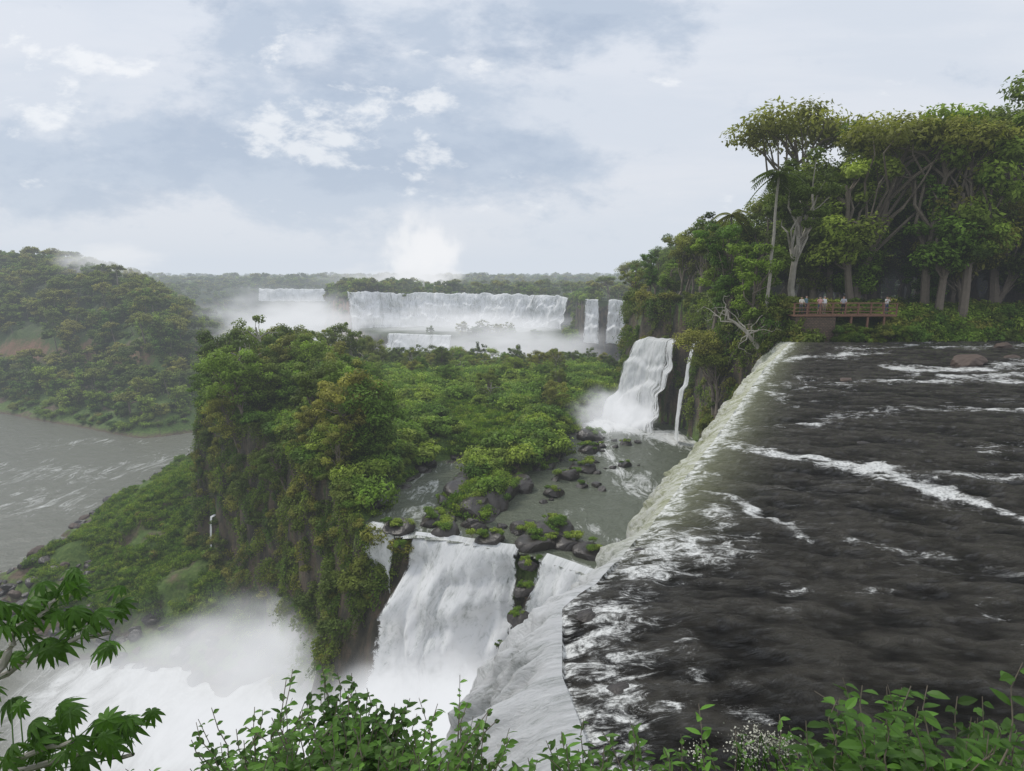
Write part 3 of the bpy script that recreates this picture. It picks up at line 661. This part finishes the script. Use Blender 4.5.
for j,xv in enumerate((xa+.06,xb-.06)):
    for i,zr in enumerate((.28,.62)): box('end_rail_%d_%d'%(j,i),xv-.02,xv+.02,ya+.13,yb-.2,dz+zr,dz+zr+.07,M_wood,E,.01)
# ---------------------------------------------------------------- people
M_skin=simple('skin',(.55,.34,.25),.6,.05)
def cl(nm,c): return simple(nm,c,.85,.12,20)
def person(loc,rot,shirt,pants,hair,h=1.72,arms='rail',shorts=False):
    k=h/1.72
    J={'pel':(0,0,.95,.15),'wai':(0,0,1.10,.135),'che':(0,-.01,1.30,.16),'nek':(0,0,1.46,.06),'hd1':(0,-.01,1.56,.085),'hd2':(0,-.015,1.65,.095),'hd3':(0,-.01,1.71,.055)}
    Eg=[('pel','wai'),('wai','che'),('che','nek'),('nek','hd1'),('hd1','hd2'),('hd2','hd3')]
    for s_,t in ((-1,'l'),(1,'r')):
        J.update({'hp'+t:(s_*.095,0,.88,.095),'kn'+t:(s_*.11,-.02,.50,.06),'an'+t:(s_*.12,.01,.09,.042),'to'+t:(s_*.13,-.15,.04,.035)})
        Eg+=[('pel','hp'+t),('hp'+t,'kn'+t),('kn'+t,'an'+t),('an'+t,'to'+t)]
        el,wr,ha={'rail':((s_*.25,-.14,1.14),(s_*.18,-.36,1.12),(s_*.16,-.44,1.12)),'down':((s_*.25,.02,1.13),(s_*.26,-.05,.89),(s_*.26,-.07,.80)),'photo':((s_*.26,-.13,1.2),(s_*.12,-.30,1.46),(s_*.07,-.32,1.53))}[arms]
        J.update({'sh'+t:(s_*.18,0,1.40,.062),'el'+t:(*el,.043),'wr'+t:(*wr,.027),'ha'+t:(*ha,.032)})
        Eg+=[('che','sh'+t),('sh'+t,'el'+t),('el'+t,'wr'+t),('wr'+t,'ha'+t)]
        hv=np.array(ha);dv=(hv-np.array(wr));dv/=np.linalg.norm(dv)
        for f in range(5):
            off=np.array([s_*(f-2)*.016,0,0])+(dv*(.085-.008*abs(f-2)) if f else dv*.03+np.array([-s_*.03,0,.03]))
            J['f%d%s'%(f,t)]=(*(hv+off),.008);Eg.append(('ha'+t,'f%d%s'%(f,t)))
    names=list(J);V=[tuple(c*k for c in J[n][:3]) for n in names];Ed=[(names.index(a),names.index(b)) for a,b in Eg]
    me=bpy.data.meshes.new('body');me.from_pydata(V,Ed,[]);o=bpy.data.objects.new('tmp',me);COL.objects.link(o)
    md=o.modifiers.new('s','SKIN')
    for i,n in enumerate(names):
        sv=me.skin_vertices[0].data[i];rr=J[n][3]*k;sv.radius=(rr,rr);sv.use_root=(n=='pel')
    md2=o.modifiers.new('u','SUBSURF');md2.levels=1;md2.render_levels=1
    dg=bpy.context.evaluated_depsgraph_get();m2=bpy.data.meshes.new_from_object(o.evaluated_get(dg));bpy.data.objects.remove(o)
    m2.materials.clear()
    for m in (M_skin,shirt,pants,hair): m2.materials.append(m)
    for p in m2.polygons:
        c=p.center/k;mi=0;ax=abs(c.x)
        if c.z<.08: mi=3
        elif c.z<1.0 and ax<.22: mi=2 if (not shorts or c.z>.5) else 0
        elif c.z<1.45: mi=1 if (c.y>-.16 and ax<.27 and c.z>.98) else 0
        elif c.z>1.66 or (c.y>.02 and c.z>1.52): mi=3
        p.material_index=mi;p.use_smooth=True
    root=link(bpy.data.objects.new('person',m2));root.location=loc;root.rotation_euler=(0,0,rot)
    fb=MB_()
    def lump(c,r_,m): 
        th=np.linspace(0,math.pi,5)[1:-1];V_=[];
        for a in th:
            for b in np.linspace(0,2*math.pi,6,endpoint=False): V_.append((c[0]+r_[0]*math.sin(a)*math.cos(b),c[1]+r_[1]*math.sin(a)*math.sin(b),c[2]+r_[2]*math.cos(a)))
        F_=[[i*6+j,i*6+(j+1)%6,(i+1)*6+(j+1)%6,(i+1)*6+j] for i in range(2) for j in range(6)]+[[0,1,2,3],[0,3,4,5],[12,15,14,13],[12,17,16,15]]
        fb.add(np.array(V_)*k,F_,m,.5)
    lump((0,-.105,1.59),(.014,.02,.025),0)
    for s_ in (-1,1): lump((s_*.088,0,1.59),(.012,.02,.03),0);lump((s_*.032,-.095,1.615),(.012,.008,.008),1)
    lump((0,-.095,1.545),(.025,.008,.007),2)
    link(bpy.data.objects.new('face',fb.build('face',[M_skin,hair,cl('lips',(.3,.1,.09))])),root)
hb=cl('hair_brown',(.05,.03,.02));hg=cl('hair_grey',(.3,.28,.26))
yp=ya+.53
person((28.1,yp,dz),0,cl('shirt_cream',(.75,.70,.6)),cl('trousers_grey',(.12,.12,.13)),hb,1.74)
person((28.9,yp+.7,dz),.6,cl('shirt_teal',(.16,.26,.30)),cl('trousers_dark',(.05,.05,.07)),hb,1.82,'down')
person((29.9,yp,dz),-.2,cl('shirt_pink',(.75,.42,.38)),cl('shorts_blue',(.1,.13,.2)),hb,1.74,'photo',True)
person((30.5,yp+.3,dz),.3,cl('shirt_white',(.85,.85,.84)),cl('trousers_beige',(.35,.3,.22)),hg,1.76,'down')
person((32.2,yp,dz),-.5,cl('shirt_grey',(.42,.42,.46)),cl('trousers_black',(.03,.03,.03)),hb,1.78)
person((36.4,yp,dz),.2,cl('shirt_light',(.75,.73,.7)),cl('jeans',(.08,.11,.18)),hb,1.76,'photo')
# ---------------------------------------------------------------- foreground plants
def leafblade(mb,p,d,n,L,W,m,t,droop=.15):
    d=np.array(d)/np.linalg.norm(d);s_=np.cross(d,n);s_/=np.linalg.norm(s_)+1e-9;nn_=np.cross(s_,d)
    V=[];pr=[(0,.04),(.25,.8),(.5,1),(.78,.6),(1,.03)]
    for a,w in pr:
        c=p+d*L*a-nn_*L*droop*a*a
        V+= [c-s_*W*w+nn_*W*.3*w,c,c+s_*W*w+nn_*W*.3*w]
    F=[]
    for i in range(4): b=i*3;F+=[[b,b+1,b+4,b+3],[b+1,b+2,b+5,b+4]]
    mb.add(V,F,m,t)
def shrub(name,bases,seed,L=.10,W=.022,h=(.5,1.0),nl=20,leaf=M_leafn,lean=.35):
    r=np.random.default_rng(seed);mb=MB_()
    for b in bases:
        hh=r.uniform(*h);top=np.array(b)+np.array([r.normal()*lean*hh,r.normal()*lean*hh,hh])
        st=wob(b,top,8,.02,r,.0);tube(mb,st,np.linspace(.007,.002,8),0,5)
        tb=r.normal(.43,.18)
        for i in range(nl):
            u=.15+.85*i/nl;q_=u*7;k_=min(6,int(q_));p=st[k_]*(1-(q_-k_))+st[k_+1]*(q_-k_)
            a=i*2.4+r.normal()*.4;d=np.array([math.cos(a),math.sin(a),r.uniform(-.1,.8)])
            leafblade(mb,p,d,np.array([0,0,1.])+r.normal(size=3)*.2,L*r.uniform(.55,1.3)*(1.1-.35*u),W*r.uniform(.8,1.3),1,np.clip(tb+.3*(u-.6)+r.normal()*.12,0,1),r.uniform(0,.35))
    return link(bpy.data.objects.new(name,mb.build(name,[M_bark,leaf])))
r=np.random.default_rng(3)
def top_z(y,s): return 6-s*y
bs=[]
for i in range(560):
    yv=r.uniform(2.3,3.5);u=r.uniform(-.54,-.06)
    bs.append((u*yv,yv,top_z(yv,.93)-r.uniform(.36,.62)))
shrub('leafy_shrub',bs,5,.07,.014,(.35,.66),22)
bs=[(r.uniform(-.34,-.24)*3.1,r.uniform(2.9,3.3),2.96) for i in range(50)]
shrub('leafy_shrub',bs,6,.075,.016,(.5,.72),24,lean=.2)
bs=[]
for i in range(280):
    yv=r.uniform(2.3,3.4);u=r.uniform(.05,.98)
    bs.append((u*yv,yv,top_z(yv,.93)-r.uniform(.42,.6)))
shrub('riverbank_plant',bs,7,.085,.012,(.35,.64),22)
bs=[]
for i in range(70):
    yv=r.uniform(2.3,3.0);u=r.uniform(.6,.98);bs.append((u*yv,yv,top_z(yv,.93)-.42))
shrub('riverbank_plant',bs,8,.11,.021,(.45,.85),19,lean=.25)
mb=MB_();r=np.random.default_rng(8)
for i in range(11):
    yv=2.8;xv=(.40+.014*i+r.normal()*.02)*yv;b=np.array([xv,yv,top_z(yv,.93)-.3]);t_=b+np.array([r.normal()*.05,0,r.uniform(.42,.6)])
    tube(mb,wob(b,t_,5,.01,r),.004,0,4)
    C=t_+r.normal(size=(60,3))*np.array([.04,.035,.02]);leaves(mb,C,r.normal(size=(60,3)),.006,.7,np.full(60,.5),r,1)
link(bpy.data.objects.new('flowering_weed',mb.build('flowering_weed',[M_leafn,simple('flower_cream',(.6,.58,.48))])))
mb=MB_();r=np.random.default_rng(9)
def W3(x,y,z): return np.array([x,y,z-.30],float)
br=[[W3(-4.4,3.7,2.6),W3(-3.5,3.6,2.95),W3(-2.9,3.6,3.15),W3(-2.45,3.5,3.25)],[W3(-4.6,3.9,3.0),W3(-3.7,3.8,3.5),W3(-3.1,3.8,3.85),W3(-2.75,3.8,3.9)],[W3(-4.4,3.7,2.6),W3(-3.6,3.4,2.7),W3(-3.0,3.3,2.85),W3(-2.5,3.2,2.9)],[W3(-3.5,3.7,3.6),W3(-3.35,3.8,3.95),W3(-3.15,3.9,4.1)],
    [W3(-4.0,3.6,3.0),W3(-3.3,3.4,3.25),W3(-2.75,3.4,3.45)]]
for b in br:
    b=np.array(b);t=np.linspace(0,len(b)-1,12);p=np.stack([np.interp(t,range(len(b)),b[:,i]) for i in range(3)],1)+r.normal(size=(12,3))*.012
    tube(mb,p,np.linspace(.03,.012,12),0,6)
    for j in list(range(4,12)):
        for _ in range(3):
            pet=p[j]+np.array([r.normal()*.16,r.normal()*.16,r.uniform(-.02,.22)])
            tube(mb,[p[j],(p[j]+pet)/2+np.array([0,0,.02]),pet],.004,1,4)
            ax=np.array([r.normal()*.35,r.normal()*.35-.3,1]);ax/=np.linalg.norm(ax);u_=np.cross(ax,[1,0,0]);u_/=np.linalg.norm(u_);v_=np.cross(ax,u_)
            R=r.uniform(.09,.15);tt=np.clip(.5+r.normal()*.2,0,1);a0=r.uniform(0,6)
            for q_ in range(9):
                a=a0+q_*.66;d=math.cos(a)*u_+math.sin(a)*v_-ax*.35
                leafblade(mb,pet,d,ax,R*(1 if q_<7 else .7),R*.13,1,tt,.6)
link(bpy.data.objects.new('cecropia_branch',mb.build('cecropia_branch',[M_barkp,M_leafn])))
# ---------------------------------------------------------------- mist & haze
def mist(name,loc,rad,D,sc=2.2,sharp=.35,col=(.84,.86,.89),rot=0,na=1.9):
    import bmesh
    m,q=newmat(name+'_vapour')
    tc=q.n('ShaderNodeTexCoord').outputs['Object']
    ln=q.n('ShaderNodeVectorMath',operation='LENGTH',ins={0:tc}).outputs['Value']
    nz=q.noise(tc,sc,3,.6,.0)
    f=q.math('SUBTRACT',q.math('ADD',1.0,q.math('MULTIPLY',q.math('SUBTRACT',nz,.5),na)),q.math('MULTIPLY',ln,1.15))
    f=q.sstep(f,.0,sharp+.5)
    f=q.math('MULTIPLY',f,q.sstep(q.math('SUBTRACT',1.0,ln),0,.35))
    d=q.math('MULTIPLY',f,D)
    ab=q.n('ShaderNodeVolumeAbsorption',ins={'Color':(0,0,0,1),'Density':d})
    em=q.n('ShaderNodeEmission',ins={'Color':(*col,1),'Strength':d})  # vapour glows by itself: emission stands in for scattered daylight
    ad=q.n('ShaderNodeAddShader');q.t.links.new(ab.outputs[0],ad.inputs[0]);q.t.links.new(em.outputs[0],ad.inputs[1])
    fin(q,ad.outputs[0],True)
    bm=bmesh.new();bmesh.ops.create_icosphere(bm,subdivisions=3,radius=1.0);me=bpy.data.meshes.new(name);bm.to_mesh(me);bm.free();me.materials.append(m)
    o=link(bpy.data.objects.new(name,me));o.location=loc;o.scale=rad;o.rotation_euler=(0,0,rot);return o
mist('mist',(-8,36,-31),(20,13,15),.50,1.8)
mist('mist',(3,33,-26),(10,9,12),.40,2.)
mist('mist',(-32,58,-39),(30,19,13),.13,2.)
mist('mist',(15,90,-14.5),(8,11,6),.16)
mist('mist',(-30,364,-23),(95,34,19),.045,3.)
mist('mist',(-118,325,-18),(56,75,26),.028,2.5)
mist('mist',(-92,640,24),(52,36,60),.14,2.6,.5,(.95,.95,.96),0,3.0)
mist('mist',(-120,600,2),(90,50,24),.03,2.6,.5,(.86,.87,.89),0,2.4)
mist('mist',(-215,330,16),(40,24,14),.05,2.)
mist('mist',(-5,235,-20),(58,62,16),.024,3.)
m,q=newmat('haze_air')
ab=q.n('ShaderNodeVolumeAbsorption',ins={'Color':(0,0,0,1),'Density':.0004})
em=q.n('ShaderNodeEmission',ins={'Color':(.66,.72,.80,1),'Strength':.0004})  # haze brightness is emitted, in place of skylight scattered by the air
ad=q.n('ShaderNodeAddShader');q.t.links.new(ab.outputs[0],ad.inputs[0]);q.t.links.new(em.outputs[0],ad.inputs[1]);fin(q,ad.outputs[0],True)
box('haze_air',-5500,5500,-280,5800,-70,160,m,None,0)
# ---------------------------------------------------------------- sky
w=bpy.data.worlds.new('World');scn.world=w;w.use_nodes=True;t=w.node_tree;t.nodes.clear();q=NT(t)
out=q.n('ShaderNodeOutputWorld');SE,SR=math.radians(52),math.radians(-60)
sky=q.n('ShaderNodeTexSky',sky_type='NISHITA',sun_disc=False,sun_elevation=SE,sun_rotation=SR)
g=q.n('ShaderNodeTexCoord').outputs['Generated'];sp=q.n('ShaderNodeSeparateXYZ',ins={0:g})
yy_=q.math('MAXIMUM',q.math('ABSOLUTE',sp.outputs[1]),.15)
az=q.math('DIVIDE',sp.outputs[0],yy_);el=q.math('DIVIDE',sp.outputs[2],yy_)
cv=q.n('ShaderNodeCombineXYZ',ins={0:az,1:q.math('MULTIPLY',el,1.9),2:q.math('MULTIPLY',sp.outputs[1],.3)}).outputs[0]
nA=q.noise(q.mapping(cv,(1,1,1),(0,0,.35),(2.3,.7,0)),5.0,14,.6,.1)
nB=q.noise(q.mapping(cv,(1,1,1),(0,0,.35),(5.1,3.7,0)),9.0,14,.6,.15)
nD=q.noise(q.mapping(cv,(1,1.2,1),(0,0,.35),(7.7,2.2,0)),7.0,14,.62,.1)
nC=q.noise(q.mapping(cv,(.6,1.6,1),(0,0,.15),(1.1,9.7,0)),2.6,10,.58,.2)
def gauss(cx,cy,rx,ry,a):
    u=q.math('DIVIDE',q.math('SUBTRACT',az,cx),rx);v=q.math('DIVIDE',q.math('SUBTRACT',el,cy),ry)
    e=q.math('EXPONENT',q.math('MULTIPLY',q.math('ADD',q.math('MULTIPLY',u,u),q.math('MULTIPLY',v,v)),-1.))
    return q.math('MULTIPLY',e,a)
def addn(*l):
    r_=l[0]
    for b in l[1:]: r_=q.math('ADD',r_,b)
    return r_
D_=addn(gauss(-.60,.17,.5,.08,1.0),gauss(-.25,.30,.30,.09,.8),gauss(-.08,.17,.28,.07,.85),gauss(.07,.38,.13,.05,1.),gauss(-.35,.46,.3,.07,.55),q.math('MULTIPLY',q.sstep(az,1.0,-.3),.1))
dk=q.sstep(addn(D_,q.math('MULTIPLY',q.math('SUBTRACT',nA,.5),3.4)),.35,1.0)
dk2=q.sstep(addn(D_,q.math('MULTIPLY',q.math('SUBTRACT',nD,.5),3.8)),.7,1.5)
B_=addn(gauss(-.28,.23,.13,.07,.62),gauss(-.13,.22,.09,.09,.68),gauss(-.02,.15,.14,.04,.5),gauss(-.55,.33,.3,.05,.45),gauss(-.75,.27,.2,.05,.5),gauss(-.42,.21,.12,.04,.4))
br_=q.sstep(addn(B_,q.math('MULTIPLY',q.math('SUBTRACT',nB,.5),4.4)),.55,1.15)
base=q.mix(q.sstep(sp.outputs[2],0,.45),(.72,.73,.77),(.69,.73,.80))
base=q.mix(q.math('MULTIPLY',q.sstep(nC,.42,.62),.5),base,(.57,.63,.72))
c=q.mix(q.math('MULTIPLY',dk,.8),base,(.40,.48,.60))
c=q.mix(q.math('MULTIPLY',dk2,.6),c,(.31,.39,.52))
c=q.mix(q.math('MULTIPLY',br_,.7),c,(.93,.93,.93))
b1=q.n('ShaderNodeBackground',ins={'Color':c,'Strength':1.15})
b2=q.n('ShaderNodeBackground',ins={'Color':sky.outputs[0],'Strength':.09})
mx=q.n('ShaderNodeMixShader',ins={0:.92});t.links.new(b2.outputs[0],mx.inputs[1]);t.links.new(b1.outputs[0],mx.inputs[2]);t.links.new(mx.outputs[0],out.inputs[0])
sl=bpy.data.lights.new('sun','SUN');sl.energy=1.5;sl.angle=math.radians(12);sl.color=(1,.96,.88)
so=link(bpy.data.objects.new('sun',sl));dv=Vector((math.sin(SR)*math.cos(SE),math.cos(SR)*math.cos(SE),math.sin(SE)))
so.rotation_euler=dv.to_track_quat('Z','Y').to_euler()
# ---------------------------------------------------------------- camera
cd=bpy.data.cameras.new('camera');cd.sensor_width=36;cd.lens=36*610/1024;cd.clip_end=20000;cd.clip_start=.05
co=link(bpy.data.objects.new('camera',cd));co.location=(0,0,6);co.rotation_euler=(math.radians(80),0,0);scn.camera=co
scn.view_settings.view_transform='Standard'
